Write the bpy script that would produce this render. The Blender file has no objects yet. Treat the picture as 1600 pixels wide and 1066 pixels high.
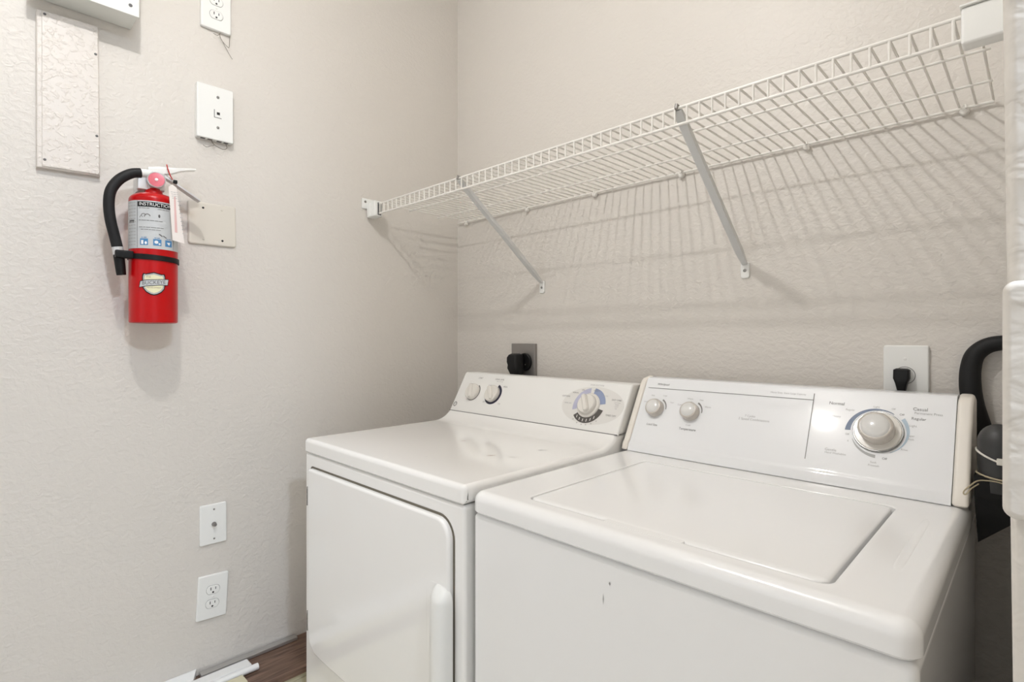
import bpy, bmesh, math, random
from mathutils import Vector, Matrix
random.seed(7)
S = bpy.context.scene
COL = S.collection
PI = math.pi

# ------------------------------------------------------------------ camera, world, exposure
cam = bpy.data.cameras.new('camera'); cam_o = bpy.data.objects.new('camera', cam); COL.objects.link(cam_o)
cam_o.location = (1.6881, -1.4010, 1.2046)
cam_o.rotation_euler = (PI/2, 0, math.radians(44.5186))
cam.sensor_width = 36; cam.lens = 837.96/1600*36; cam.shift_y = -8.15/1600
cam.clip_start = 0.02
S.camera = cam_o
W = bpy.data.worlds.new('world'); S.world = W; W.use_nodes = True
W.node_tree.nodes['Background'].inputs[0].default_value = (0.97, 0.99, 1.04, 1)
W.node_tree.nodes['Background'].inputs[1].default_value = 0.95
S.view_settings.view_transform = 'Standard'; S.view_settings.look = 'None'
S.view_settings.gamma = 1; S.view_settings.use_curve_mapping = False
S.view_settings.exposure = 0.12
LAMP_STRENGTH = 950.0      # laundry ceiling lamp
HALL_STRENGTH = 265.0      # hall ceiling lamp

# ------------------------------------------------------------------ materials
def lin(c): return tuple(((v/255)/12.92 if v/255 <= .04045 else ((v/255+.055)/1.055)**2.4) for v in c) + (1,)
MATS = {}
def mat(name, rgb, rough=.5, metal=0, coat=0, spec=.5, emit=None, trans=0):
    if name in MATS: return MATS[name]
    m = bpy.data.materials.new(name); m.use_nodes = True
    b = m.node_tree.nodes['Principled BSDF']
    b.inputs['Base Color'].default_value = lin(rgb); b.inputs['Roughness'].default_value = rough
    b.inputs['Metallic'].default_value = metal; b.inputs['Coat Weight'].default_value = coat
    b.inputs['Coat Roughness'].default_value = .08
    b.inputs['Specular IOR Level'].default_value = spec
    if trans: b.inputs['Transmission Weight'].default_value = trans
    if emit:
        b.inputs['Emission Color'].default_value = lin(rgb) if emit[0] is None else emit[0]
        b.inputs['Emission Strength'].default_value = emit[1]
    MATS[name] = m
    return m
def wall_mat(name, rgb, rough=.42, scale=66, strength=.34, dist=.0022, lo=.38, hi=.68):
    m = mat(name, rgb, rough); nt = m.node_tree; N = nt.nodes; b = N['Principled BSDF']
    tc = N.new('ShaderNodeTexCoord')
    mp = N.new('ShaderNodeMapping'); nt.links.new(tc.outputs['Object'], mp.inputs[0])
    mp.inputs['Scale'].default_value = (1, 1, 1.25)
    n1 = N.new('ShaderNodeTexNoise'); n1.inputs['Scale'].default_value = scale; n1.inputs['Detail'].default_value = 2.5
    n1.inputs['Distortion'].default_value = .6
    nt.links.new(mp.outputs[0], n1.inputs['Vector'])
    r = N.new('ShaderNodeValToRGB'); r.color_ramp.elements[0].position = lo; r.color_ramp.elements[1].position = hi
    nt.links.new(n1.outputs[0], r.inputs[0])
    n2 = N.new('ShaderNodeTexNoise'); n2.inputs['Scale'].default_value = scale*4.5; n2.inputs['Detail'].default_value = 2
    nt.links.new(tc.outputs['Object'], n2.inputs['Vector'])
    mx = N.new('ShaderNodeMath'); mx.operation = 'MULTIPLY_ADD'; mx.inputs[1].default_value = .22
    nt.links.new(n2.outputs[0], mx.inputs[0]); nt.links.new(r.outputs[0], mx.inputs[2])
    bp = N.new('ShaderNodeBump'); bp.inputs['Strength'].default_value = strength; bp.inputs['Distance'].default_value = dist
    nt.links.new(mx.outputs[0], bp.inputs['Height']); nt.links.new(bp.outputs[0], b.inputs['Normal'])
    return m
def wood_mat(name, c1, c2, scale=9, axis=(14, 1.0, 14), rough=.45):
    m = mat(name, c1, rough); nt = m.node_tree; N = nt.nodes; b = N['Principled BSDF']
    tc = N.new('ShaderNodeTexCoord'); mp = N.new('ShaderNodeMapping'); mp.inputs['Scale'].default_value = axis
    nt.links.new(tc.outputs['Object'], mp.inputs[0])
    n = N.new('ShaderNodeTexNoise'); n.inputs['Scale'].default_value = scale; n.inputs['Detail'].default_value = 6; n.inputs['Distortion'].default_value = .8
    nt.links.new(mp.outputs[0], n.inputs['Vector'])
    r = N.new('ShaderNodeValToRGB'); r.color_ramp.elements[0].color = lin(c1); r.color_ramp.elements[1].color = lin(c2)
    r.color_ramp.elements[0].position = .32; r.color_ramp.elements[1].position = .68
    nt.links.new(n.outputs[0], r.inputs[0]); nt.links.new(r.outputs[0], b.inputs['Base Color'])
    return m

M_wall = wall_mat('painted_wall', (219, 213.5, 205.5))
M_panel = wall_mat('painted_panel', (222, 215, 207), rough=.33, scale=74, strength=.5, dist=.0022, lo=.5, hi=.68)
M_jamb = wall_mat('painted_jamb', (218, 212, 203), rough=.45, scale=40, strength=.4)
M_ceil = wall_mat('ceiling_paint', (246, 245, 243), rough=.8, scale=40)
M_floor = wood_mat('floor_planks', (196, 188, 174), (212, 205, 192))
M_trim = mat('white_trim', (238, 238, 236), .35)
M_dryer = mat('dryer_enamel', (252, 251, 248), .12, coat=.5)
M_dryer_c = mat('dryer_console', (243, 242, 238), .3)
M_washer = mat('washer_enamel', (250, 250, 249), .2, coat=.25)
M_washer_c = mat('washer_console', (243, 244, 245), .05, coat=0)
M_cap = mat('washer_endcap', (240, 234, 224), .38)
M_knob = mat('ivory_knob', (232, 228, 220), .22, coat=.3)
M_knob_g = mat('greige_knob', (200, 193, 184), .25, coat=.3)
M_knob_t = mat('knob_crown', (226, 225, 222), .18, coat=.3)
M_plate = mat('white_plastic', (240, 240, 236), .3)
M_ivory = mat('ivory_plastic', (222, 216, 204), .32)
M_dark = mat('slot_dark', (38, 36, 34), .6)
M_ink = mat('grey_ink', (128, 126, 124), .5)
M_ink2 = mat('light_ink', (178, 178, 176), .5)
M_inkd = mat('dark_ink', (96, 94, 94), .5)
M_black = mat('black_plastic', (9, 9, 9), .5, spec=.3)
M_rubber = mat('black_rubber', (20, 20, 21), .6, spec=.35)
M_grub = mat('grey_rubber', (50, 50, 50), .45)
M_steel = mat('brushed_steel', (158, 155, 152), .38, metal=.85)
M_strip = mat('bright_strip', (196, 194, 192), .3, metal=.8)
M_screw = mat('screw_metal', (150, 148, 144), .3, metal=.9)
M_wire = mat('shelf_vinyl', (236, 233, 226), .38)
M_strut = mat('strut_enamel', (216, 216, 214), .4)
M_red = mat('red_enamel', (182, 0, 5), .3, coat=.1, spec=.3)
M_label = mat('silver_label', (196, 198, 198), .4)
M_blue = mat('label_blue', (70, 128, 176), .5)
M_white = mat('print_white', (238, 238, 236), .5)
M_cream = mat('emblem_cream', (232, 228, 190), .5)
M_chrome = mat('silver_valve', (214, 214, 214), .28, metal=.6)
M_gauge = mat('gauge_face', (222, 110, 122), .25, coat=.6)
M_tagm = mat('paper_tag', (238, 230, 224), .8)
M_tagp = mat('tag_pink', (226, 186, 182), .8)
M_boxm = mat('painted_metal_box', (232, 233, 227), .35)
M_wood = wood_mat('board_wood', (74, 54, 42), (128, 102, 86))
M_creamb = mat('cream_laminate', (214, 207, 178), .45)
M_twine = mat('twine', (178, 166, 138), .8)
M_tie = mat('white_tie', (222, 218, 208), .5)
M_lav = mat('dial_lavender', (188, 188, 208), .4)
M_lblue = mat('dial_blue', (146, 158, 188), .4)
M_dkarc = mat('dial_charcoal', (86, 82, 78), .45)
M_dgrey = mat('dial_grey', (232, 230, 225), .4)
M_navy = mat('dial_navy', (34, 34, 58), .4)
M_wblue = mat('arc_slate', (98, 114, 140), .4)
M_wlblue = mat('arc_pale_blue', (170, 188, 202), .4)
M_silver = mat('silver_ring', (150, 150, 148), .25, metal=.8)
M_gap_shade = mat('door_gap_shade', (112, 106, 92), .6)
M_stain = mat('rust_stain', (140, 112, 92), .7)
M_scuff = mat('grey_scuff', (150, 148, 146), .7)
M_thin = mat('thin_wire_grey', (120, 112, 100), .6)

# ------------------------------------------------------------------ mesh helpers
ORG = {}
def finish(name, bm, m, parent=None, origin=None, smooth=True, sharp=32, weighted=True):
    o_w = Vector(ORG[parent.name]) if parent is not None else Vector(origin if origin is not None else (0, 0, 0))
    bmesh.ops.recalc_face_normals(bm, faces=bm.faces[:])
    bmesh.ops.translate(bm, verts=bm.verts[:], vec=-o_w)
    me = bpy.data.meshes.new(name); bm.to_mesh(me); bm.free()
    me.materials.append(m)
    if smooth:
        me.shade_smooth(); me.set_sharp_from_angle(angle=math.radians(sharp))
    o = bpy.data.objects.new(name, me); COL.objects.link(o)
    if parent is not None: o.parent = parent
    else: o.location = o_w
    ORG[o.name] = tuple(o_w)
    if smooth and weighted and len(me.polygons) < 5000:
        w = o.modifiers.new('weighted_normal', 'WEIGHTED_NORMAL'); w.keep_sharp = True
    return o
def thing(name, loc, label, cat, group=None):
    o = bpy.data.objects.new(name, None); COL.objects.link(o); o.location = loc
    o.empty_display_size = .05
    ORG[o.name] = tuple(loc); tag(o, label, cat, group); return o
def tag(o, label, cat, group=None):
    o['label'] = label; o['category'] = cat
    if group: o['group'] = group
    return o
def struct(o, label=None):
    o['kind'] = 'structure'
    if label: o['label'] = label
    return o
def B(): return bmesh.new()
def box(bm, x0, x1, y0, y1, z0, z1, bev=0, seg=3):
    vs = [bm.verts.new(p) for p in ((x0,y0,z0),(x1,y0,z0),(x1,y1,z0),(x0,y1,z0),(x0,y0,z1),(x1,y0,z1),(x1,y1,z1),(x0,y1,z1))]
    fs = [bm.faces.new([vs[i] for i in f]) for f in ((3,2,1,0),(4,5,6,7),(0,1,5,4),(1,2,6,5),(2,3,7,6),(3,0,4,7))]
    if bev:
        es = list({e for f in fs for e in f.edges})
        bmesh.ops.bevel(bm, geom=es, offset=bev, segments=seg, profile=.5, affect='EDGES', clamp_overlap=True)
    return bm
def loft(bm, loops, closed=True, cap0=True, cap1=True):
    rows = [[bm.verts.new(p) for p in L] for L in loops]
    n = len(rows[0])
    for a, b in zip(rows, rows[1:]):
        for i in range(n if closed else n-1):
            j = (i+1) % n
            bm.faces.new((a[i], a[j], b[j], b[i]))
    if cap0: bm.faces.new(rows[0][::-1])
    if cap1: bm.faces.new(rows[-1])
    return bm
def rr(u0, u1, v0, v1, r, n=6):
    r = max(1e-5, min(r, (u1-u0)/2-1e-6, (v1-v0)/2-1e-6)); out = []
    for cu, cv, a0 in ((u1-r, v1-r, 0), (u0+r, v1-r, PI/2), (u0+r, v0+r, PI), (u1-r, v0+r, 1.5*PI)):
        for k in range(n+1):
            a = a0+PI/2*k/n; out.append((cu+r*math.cos(a), cv+r*math.sin(a)))
    return out
def circ(cu, cv, r, n=32, r2=None):
    return [(cu+r*math.cos(2*PI*k/n), cv+(r2 or r)*math.sin(2*PI*k/n)) for k in range(n)]
def tube(bm, pts, r, n=8, cap=True, radii=None):
    pts = [Vector(p) for p in pts]; rows = []; up = None
    for i, p in enumerate(pts):
        t = (pts[min(i+1, len(pts)-1)]-pts[max(i-1, 0)]).normalized()
        if up is None:
            up = t.orthogonal().normalized()
        up = (up - t*up.dot(t)).normalized()
        s = t.cross(up); R = radii[i] if radii else r
        rows.append([p+R*(math.cos(2*PI*k/n)*up+math.sin(2*PI*k/n)*s) for k in range(n)])
    return loft(bm, rows, True, cap, cap)
def spline(ctrl, per=8):
    P = [Vector(p) for p in ctrl]; P = [2*P[0]-P[1]]+P+[2*P[-1]-P[-2]]; out = []
    for i in range(1, len(P)-2):
        for k in range(per):
            t = k/per; a, b, c, d = P[i-1:i+3]
            out.append(.5*((2*b)+(-a+c)*t+(2*a-5*b+4*c-d)*t*t+(-a+3*b-3*c+d)*t**3))
    out.append(P[-2]); return out
def lathe(bm, prof, base, axis=(0,0,1), n=32, cap=True):
    ax = Vector(axis).normalized(); u = ax.orthogonal().normalized(); v = ax.cross(u); b = Vector(base)
    rows = [[b+ax*h+r*(math.cos(2*PI*k/n)*u+math.sin(2*PI*k/n)*v) for k in range(n)] for r, h in prof]
    return loft(bm, rows, True, cap, cap)
def inset(poly, d):
    n = len(poly); out = []
    area = sum(poly[i][0]*poly[(i+1) % n][1]-poly[(i+1) % n][0]*poly[i][1] for i in range(n)); sg = 1 if area > 0 else -1
    for i in range(n):
        a = Vector(poly[i-1]); b = Vector(poly[i]); c = Vector(poly[(i+1) % n])
        e1 = (b-a).normalized(); e2 = (c-b).normalized()
        n1 = Vector((-e1.y, e1.x))*sg; n2 = Vector((-e2.y, e2.x))*sg
        m = n1+n2
        m = m/max(.35, (1+n1.dot(n2)))
        out.append((b.x+m.x*d, b.y+m.y*d))
    return out
def extrude_x(bm, prof, x0, x1, R=.004, seg=4):
    loops = []
    for k in range(seg+1):
        a = PI/2*k/seg; loops.append((x0+R*(1-math.sin(a)), R*(1-math.cos(a))))
    loops = [(x0+R*(1-math.cos(PI/2*k/seg)), R*(1-math.sin(PI/2*k/seg))) for k in range(seg+1)]
    loops += [(x1-(x-x0), d) for x, d in reversed(loops)]
    return loft(bm, [[(x, p[0], p[1]) for p in (inset(prof, d) if d > 1e-7 else prof)] for x, d in loops])
def pillow(bm, outline, f, h, r, steps=4, base=0):
    # outline (u,v) raised by h with a rounded rim r; f maps (u,v,w) to space
    L = [[f(u, v, base) for u, v in outline]]
    for k in range(steps+1):
        a = PI/2*k/steps; d = r*(1-math.cos(a))
        q = inset(outline, d) if d > 1e-7 else outline
        L.append([f(u, v, base+h-r+r*math.sin(a)) for u, v in q])
    return loft(bm, L)
TXT = {}
def text_mesh(s, size, f, bm=None, align='CENTER', shear=0, squeeze=1.0):
    key = s
    if key not in TXT:
        c = bpy.data.curves.new('t', 'FONT'); c.body = s; c.size = 1; c.align_x = 'CENTER'; c.align_y = 'CENTER'; c.resolution_u = 3
        o = bpy.data.objects.new('t', c); COL.objects.link(o)
        me = o.to_mesh(); TXT[key] = ([tuple(v.co) for v in me.vertices], [tuple(p.vertices) for p in me.polygons])
        o.to_mesh_clear(); bpy.data.objects.remove(o); bpy.data.curves.remove(c)
    vs, fs = TXT[key]; bm = bm or B()
    w = max(v[0] for v in vs)-min(v[0] for v in vs)
    dx = {'CENTER': 0, 'LEFT': w/2, 'RIGHT': -w/2}[align]
    nv = [bm.verts.new(f((v[0]+dx+shear*v[1])*size*squeeze, v[1]*size)) for v in vs]
    for p in fs:
        try: bm.faces.new([nv[i] for i in p])
        except ValueError: pass
    return bm
def flat(bm, outline, f):
    bm.faces.new([bm.verts.new(f(u, v)) for u, v in outline]); return bm
def ring_arc(bm, f, cu, cv, r0a, r1a, a0, a1, n=24, r0b=None, r1b=None):
    r0b = r0a if r0b is None else r0b; r1b = r1a if r1b is None else r1b
    A = []; Bq = []
    for k in range(n+1):
        t = k/n; a = math.radians(a0+(a1-a0)*t); ri = r0a+(r0b-r0a)*t; ro = r1a+(r1b-r1a)*t
        A.append(bm.verts.new(f(cu+ri*math.cos(a), cv+ri*math.sin(a)))); Bq.append(bm.verts.new(f(cu+ro*math.cos(a), cv+ro*math.sin(a))))
    for k in range(n): bm.faces.new((A[k], A[k+1], Bq[k+1], Bq[k]))
    return bm
def curved(bm, outline, f, n=28):
    us = [p[0] for p in outline]; u0, u1 = min(us)+1e-6, max(us)-1e-6; lo = []; hi = []
    for k in range(n+1):
        u = u0+(u1-u0)*k/n; vs = []
        for (a, b_), (c, d) in zip(outline, outline[1:]+outline[:1]):
            if (a-u)*(c-u) <= 0 and abs(a-c) > 1e-9: vs.append(b_+(d-b_)*(u-a)/(c-a))
        lo.append(bm.verts.new(f(u, min(vs)))); hi.append(bm.verts.new(f(u, max(vs))))
    for k in range(n): bm.faces.new((lo[k], lo[k+1], hi[k+1], hi[k]))
    return bm
def rect(u0, u1, v0, v1): return [(u0, v0), (u1, v0), (u1, v1), (u0, v1)]

# ------------------------------------------------------------------ the room
H = 2.62
YJ = -1.0         # near end of the short right wall
XR = 1.6735        # inner face of the short right wall
struct(finish('floor', box(B(), -.1, 3.6, -2.9, .1, -.1, 0), M_floor, smooth=False))
struct(finish('ceiling', box(B(), -.1, 3.6, -2.9, .1, H, H+.1), M_ceil, smooth=False))
struct(finish('wall_left', box(B(), -.1, 0, -2.8, .1, 0, H), M_wall, smooth=False), 'textured beige wall carrying the fire extinguisher')
struct(finish('wall_back', box(B(), 0, 3.6, 0, .1, 0, H), M_wall, smooth=False), 'textured beige wall behind the wire shelf')
b = box(B(), XR, XR+.125, YJ, 0, 0, H, .006, 3)
for v in b.verts: v.co.x += (1.39-v.co.z)*.011          # the wall stands slightly out of plumb
struct(finish('wall_right', b, M_jamb), 'beige wall end beside the washer')
b = B(); box(b, 3.5, 3.6, -2.8, -2.10, 0, H); box(b, 3.5, 3.6, -1.20, 0, 0, H); box(b, 3.5, 3.6, -2.10, -1.20, 2.05, H)
struct(finish('wall_hall', b, M_wall, smooth=False))       # daylight enters through its open doorway
b = B(); box(b, 0, .35, -2.9, -2.8, 0, H); box(b, 1.35, 3.5, -2.9, -2.8, 0, H); box(b, .35, 1.35, -2.9, -2.8, 2.05, H)
struct(finish('wall_front', b, M_wall, smooth=False))      # unseen opening behind the camera, added so daylight fills back wall and fronts
b = B(); box(b, .0005, .014, -2.78, -1.62, .0, .11, .004); struct(finish('baseboard_left', b, M_trim))

# painted cover on the wall end
f = lambda u, v, w: (u, YJ-.0008-w, v)
tag(finish('wall_plate', pillow(B(), rr(XR+.0002, XR+.080, 1.1056, 1.2343, .006), f, .007, .004), M_jamb, origin=(1.71, YJ, 1.1056)),
    'painted-over wall plate on the wall end right of the washer', 'wall plate')

# ------------------------------------------------------------------ ceiling lamps
def disc_lamp(x, y, strength, color, label):
    t = thing('ceiling_lamp', (x, y, H), label, 'lamp')
    finish('rim', lathe(B(), [(.112, 0), (.135, 0), (.135, -.006), (.128, -.016), (.116, -.016), (.112, -.008)], (x, y, H), n=40, cap=False), M_plate, t)
    g = mat('lamp_disc', (255, 250, 242), .4, emit=(color, strength))
    finish('diffuser', lathe(B(), [(.111, -.001), (.111, -.004), (.05, -.004), (.002, -.004)], (x, y, H), n=40), g, t)
    return t
def bulb_lamp(x, y, z, strength, color, label):
    t = thing('ceiling_lamp', (x, y, H), label, 'lamp')
    finish('canopy', lathe(B(), [(.07, 0), (.07, -.015), (.06, -.025), (.02, -.028)], (x-.07, y, H)), M_plate, t)
    finish('socket', tube(B(), [(x-.09, y, H-.02), (x-.09, y, z), (x-.028, y, z)], .014, 14), M_plate, t)
    g = mat('bulb_glass', (255, 250, 242), .4, emit=(color, strength))
    finish('bulb', lathe(B(), [(.012, -.030)]+[(.0253*math.cos(a), .0253*math.sin(a)) for a in [-1.0+.2*k for k in range(13)]]+[(.001, .0253)], (x, y, z), (1, 0, 0), 24), g, t)
    return t
bulb_lamp(.90, -1.285, 2.50, LAMP_STRENGTH, (1, .98, .965, 1), 'bare horizontal bulb lamp on the laundry ceiling')
disc_lamp(2.50, -1.22, HALL_STRENGTH, (.82, .95, 1.14, 1), 'flat round disc lamp on the hall ceiling')

# ------------------------------------------------------------------ dryer
DX0, DX1, DY, DZ = .2245, .9105, -.7405, .9194
dr = thing('dryer', (DX0+.343, -.4, 0), 'off-white front-loading clothes dryer left of the washer', 'dryer')
body = finish('body', box(B(), DX0+.002, DX1-.002, DY+.003, -.07, .02, .8795, .008, 4), M_dryer, dr)
# top sheet with upswept back
def qarc(cy, cz, r, a0, a1, n=6): return [(cy+r*math.cos(math.radians(a0+(a1-a0)*k/n)), cz+r*math.sin(math.radians(a0+(a1-a0)*k/n))) for k in range(n+1)]
prof = [(-.075, .8815), (DY+.004, .8815), (DY, .8855)]+qarc(DY+.011, DZ-.011, .011, 180, 90, 6)
prof += [(-.5, DZ), (-.300, DZ)]
for k in range(1, 9):
    t = k/8; prof.append((-.300+.074*t, DZ+.0275*(t**2.4)))
prof += [(-.205, .9469), (-.075, .9469)]
finish('top', extrude_x(B(), prof, DX0, DX1, .011, 6), M_dryer, dr)
# console
DP0, DP1 = Vector((0, -.222, .948)), Vector((0, -.150, 1.073))
dt_ = (DP1-DP0).normalized(); dn_ = Vector((0, -dt_.z, dt_.y))
def fd(x, s, w=0): p = DP0+dt_*s+dn_*w; return (x, p.y, p.z)
Ld = (DP1-DP0).length
prof = [(-.085, .9475), (-.2235, .9475), (-.222, .9485)]
e = DP0+dt_*(Ld-.004); prof.append((e.y, e.z))
prof += [(-.1475, 1.0735), (-.143, 1.0750), (-.100, 1.0740), (-.090, 1.068)]
con = finish('console', extrude_x(B(), prof, DX0, DX1, .006, 5), M_dryer_c, dr)
finish('seam', box(B(), DX0+.002, DX1-.002, -.2252, -.2, .9455, .9486), M_ink, dr)
E0 = .0005
finish('dial_backdrop', flat(B(), circ(.803, .073, .1035, 48, .0565), lambda u, v: fd(u, v, E0)), M_dgrey, con, smooth=False)
a = ring_arc(B(), lambda u, v: fd(u, v, E0*2), .7936, .0716, .036, .0535, 99, 199); finish('dial_arc', a, M_lav, con, smooth=False)['label'] = 'lavender arc'
a = ring_arc(B(), lambda u, v: fd(u, v, E0*2), .7936, .0716, .036, .0535, 10, 84); finish('dial_arc', a, M_lblue, con, smooth=False)['label'] = 'blue arc'
a = ring_arc(B(), lambda u, v: fd(u, v, E0*2), .7936, .0716, .036, .0525, 219, 349); finish('dial_arc', a, M_dkarc, con, smooth=False)['label'] = 'charcoal arc'
b = B()
for k in range(6):
    an = math.radians(232+k*16)
    flat(b, [(.7936+.0445*math.cos(an)+c, .0716+.0445*math.sin(an)+d) for c, d in ((-.0012, -.004), (.0012, -.004), (.0012, .004), (-.0012, .004))], lambda u, v: fd(u, v, E0*3))
finish('dial_ticks', b, M_dgrey, con, smooth=False)
def ridge_knob(parent, f, cu, cv, r, h, ang, m, ring=None):
    if ring: finish('dial_ring', loft(B(), [[f(u, v, w) for u, v in circ(cu, cv, q, 40)] for q, w in ((ring, 0), (ring, .004), (ring-.003, .007), (r*.9, .007))]), M_knob, parent)
    k = finish('knob', loft(B(), [[f(u, v, w) for u, v in circ(cu, cv, q, 40)] for q, w in ((r, 0), (r, h*.45), (r*.97, h*.58), (r*.9, h*.66), (r*.5, h*.68))]), m, parent)
    ca, sa = math.cos(ang), math.sin(ang)
    def g(u, v, w): return f(cu+u*ca-v*sa, cv+u*sa+v*ca, w)
    finish('grip', loft(B(), [[g(u, v, w) for u, v in rr(-r*.95*q, r*.95*q, -r*.34*p, r*.34*p, r*.33*p, 5)] for q, p, w in ((1, 1, h*.4), (.99, .9, h*.75), (.93, .62, h*.95), (.85, .4, h))]), m, k)
    return k
finish('dial_arc', ring_arc(B(), lambda u, v: fd(u, v, E0), .4060, .0742, .028, .0365, -150, 72), M_navy, con, smooth=False)['label'] = 'navy arc'
finish('dial_arc', ring_arc(B(), lambda u, v: fd(u, v, E0), .3080, .0742, .026, .0315, -140, 60), M_ink, con, smooth=False)['label'] = 'grey arc'
ridge_knob(con, fd, .3075, .0735, .0285, .022, math.radians(112), M_knob)
ridge_knob(con, fd, .4050, .0735, .0285, .022, math.radians(128), M_knob)
ridge_knob(con, fd, .7936, .0716, .0290, .028, math.radians(118), M_knob, ring=.0365)
def dtext(s, x, v, size, m=M_ink, align='CENTER', sq=.9):
    return finish('lettering', text_mesh(s, size, lambda a, c: fd(x+a, v+c, E0*3), align=align, squeeze=sq), m, con, smooth=False)
dtext('START', .3180, .1270, .0080); dtext('SIGNAL LEVEL', .4110, .1275, .0075); dtext('END OF CYCLE', .4150, .1200, .0048, M_ink2)
dtext('LOW', .3760, .1030, .0072, M_ink2); dtext('HIGH', .4490, .1030, .0080); dtext('OFF', .3780, .0435, .0070, M_ink2); dtext('ON', .4500, .0425, .0080, M_ink2)
dtext('EASY CARE', .8780, .0950, .0068); dtext('TIMED DRY', .8740, .0492, .0072); dtext('COTTONS', .7060, .0930, .0066, M_ink); dtext('MORE DRY', .7210, .0725, .0058, M_ink2)
dtext('NORMAL', .7360, .1065, .0058); dtext('LESS', .7590, .1165, .0058); dtext('DELICATE', .8060, .1175, .0054); dtext('LESS DRY', .8390, .1040, .0050, M_ink2)
dtext('DRYER SELECTIONS', .8010, .1340, .0058, M_ink2)
for i, s in enumerate(('COTTONS', 'MIXED', 'LIGHT', 'AIR')): dtext(s, .8830, .0870-.0055*i, .0046, M_ink2)
for i, (s, an) in enumerate((('70', 232), ('60', 250), ('50', 266), ('40', 280), ('20', 296), ('10', 312))):
    an = math.radians(an); dtext(s, .7936+.0600*math.cos(an), .0716+.0575*math.sin(an), .0052)
a = ring_arc(B(), lambda u, v: fd(u, v, E0), .2410, .0235, .0058, .0088, 0, 360, 28)
text_mesh('GE', .0075, lambda u, v: fd(.2410+u, .0235+v, E0), a)
finish('roundel', a, M_ink, con, smooth=False)['label'] = 'small grey round monogram'
# door
door_out = []
zl = .352
door_out += [(.8757, .30), (.8757, .800)]
for k in range(0, 9):
    an = PI/2*k/8; door_out.append((.8757-.040+.040*math.cos(an), .846-.040+.040*math.sin(an)))
for k in range(0, 5):
    an = PI/2+PI/2*k/4; door_out.append((.2640+.010+.010*math.cos(an), .8425-.010+.010*math.sin(an)))
door_out += [(.2640, .415), (.2660, .395), (.2740, .374), (.2860, .360), (.3050, .351), (.34, .349), (.45, .349)]
door_out += [(.70, .349), (.83, .335)]
door_out[0] = (.8757, .36)
door_out = [(.8757, .385)]+door_out[1:-2]+[(.84, .349), (.865, .360)]
fdoor = lambda u, v, w: (u, DY+.003-w, v)
g_out = inset(door_out, -.0055)
finish('door_gap_shade', flat(B(), g_out, lambda u, v: fdoor(u, v, .0006)), M_gap_shade, dr, smooth=False)  # flat dark sheet, groove shadow round the door put into its colour
door = finish('door', pillow(B(), door_out, fdoor, .012, .0065, 5, base=.0008), M_dryer, dr)
# rim of the recess round the door
# handle: recessed pocket and bar
hy = DY-.009
fh = lambda u, v, w: (u, hy-w, v)
finish('handle_pocket', pillow(B(), rr(.806, .880, .556, .716, .020), lambda u, v, w: fh(u, v, w), .0012, .0010, 2), M_dryer, door)
L = []
for zz, wx, dp, xo in ((.7165, .006, .002, -.010), (.7135, .016, .009, -.006), (.708, .021, .016, -.003), (.700, .0235, .022, -.001), (.690, .0245, .026, 0), (.60, .0245, .028, 0), (.50, .0245, .028, 0), (.47, .0235, .022, 0), (.455, .016, .009, 0)):
    cx = .8600+xo; row = []
    for k in range(17):
        an = PI*k/16; row.append((cx+wx*math.cos(an), hy+.001-dp*(abs(math.sin(an))**.7), zz-.5*0))
    row.append((cx-wx, hy+.003, zz)); row.append((cx+wx, hy+.003, zz)); L.append(row)
finish('handle', loft(B(), L), M_plate, door)
for z0 in (.741, .400):
    h = finish('hinge', box(B(), .2505, .2625, DY-.005, DY+.004, z0, z0+.049, .0015, 2), M_screw, dr)
    b = B()
    for k in range(3): lathe(b, [(.0042, .016*k), (.0042, .016*k+.0145)], (.2630, DY-.006, z0+.001), n=12)
    finish('hinge_pin', b, M_screw, h)
finish('foot', lathe(B(), [(.02, 0), (.02, .012), (.012, .022)], (.27, DY+.06, 0)), M_black, dr)
finish('foot', lathe(B(), [(.02, 0), (.02, .012), (.012, .022)], (.87, DY+.06, 0)), M_black, dr)
finish('foot', lathe(B(), [(.02, 0), (.02, .012), (.012, .022)], (.27, -.12, 0)), M_black, dr)
finish('foot', lathe(B(), [(.02, 0), (.02, .012), (.012, .022)], (.87, -.12, 0)), M_black, dr)
def streak(pts, wdt, z, m, parent, name):
    b = B(); n = len(pts); lo = []; hi = []
    for i, p in enumerate(pts):
        t = Vector(pts[min(i+1, n-1)])-Vector(pts[max(i-1, 0)]); t.normalize(); q = Vector((-t.y, t.x))*wdt*(1-abs(2*i/(n-1)-1)**2*.8)
        lo.append(b.verts.new((p[0]-q.x, p[1]-q.y, z))); hi.append(b.verts.new((p[0]+q.x, p[1]+q.y, z)))
    for i in range(n-1): b.faces.new((lo[i], lo[i+1], hi[i+1], hi[i]))
    return finish(name, b, m, parent, smooth=False)
ZS = DZ+.0004
streak([(.752, -.536), (.757, -.527), (.763, -.515)], .0022, ZS, M_stain, dr, 'rust_streak')
streak([(.797, -.402), (.803, -.397), (.806, -.393)], .0024, ZS, M_inkd, dr, 'rust_streak')
streak([(.804, -.396), (.811, -.391), (.817, -.387)], .0016, ZS, M_ink, dr, 'rust_streak')
streak([(.655, -.646), (.657, -.642), (.660, -.638)], .0018, ZS, M_ink2, dr, 'rust_streak')
streak([(.800, -.51), (.806, -.50), (.812, -.495)], .0022, ZS, M_ink2, dr, 'rust_streak')
streak([(.570, -.462), (.574, -.456), (.580, -.450)], .0018, ZS, M_stain, dr, 'rust_streak')

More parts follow.
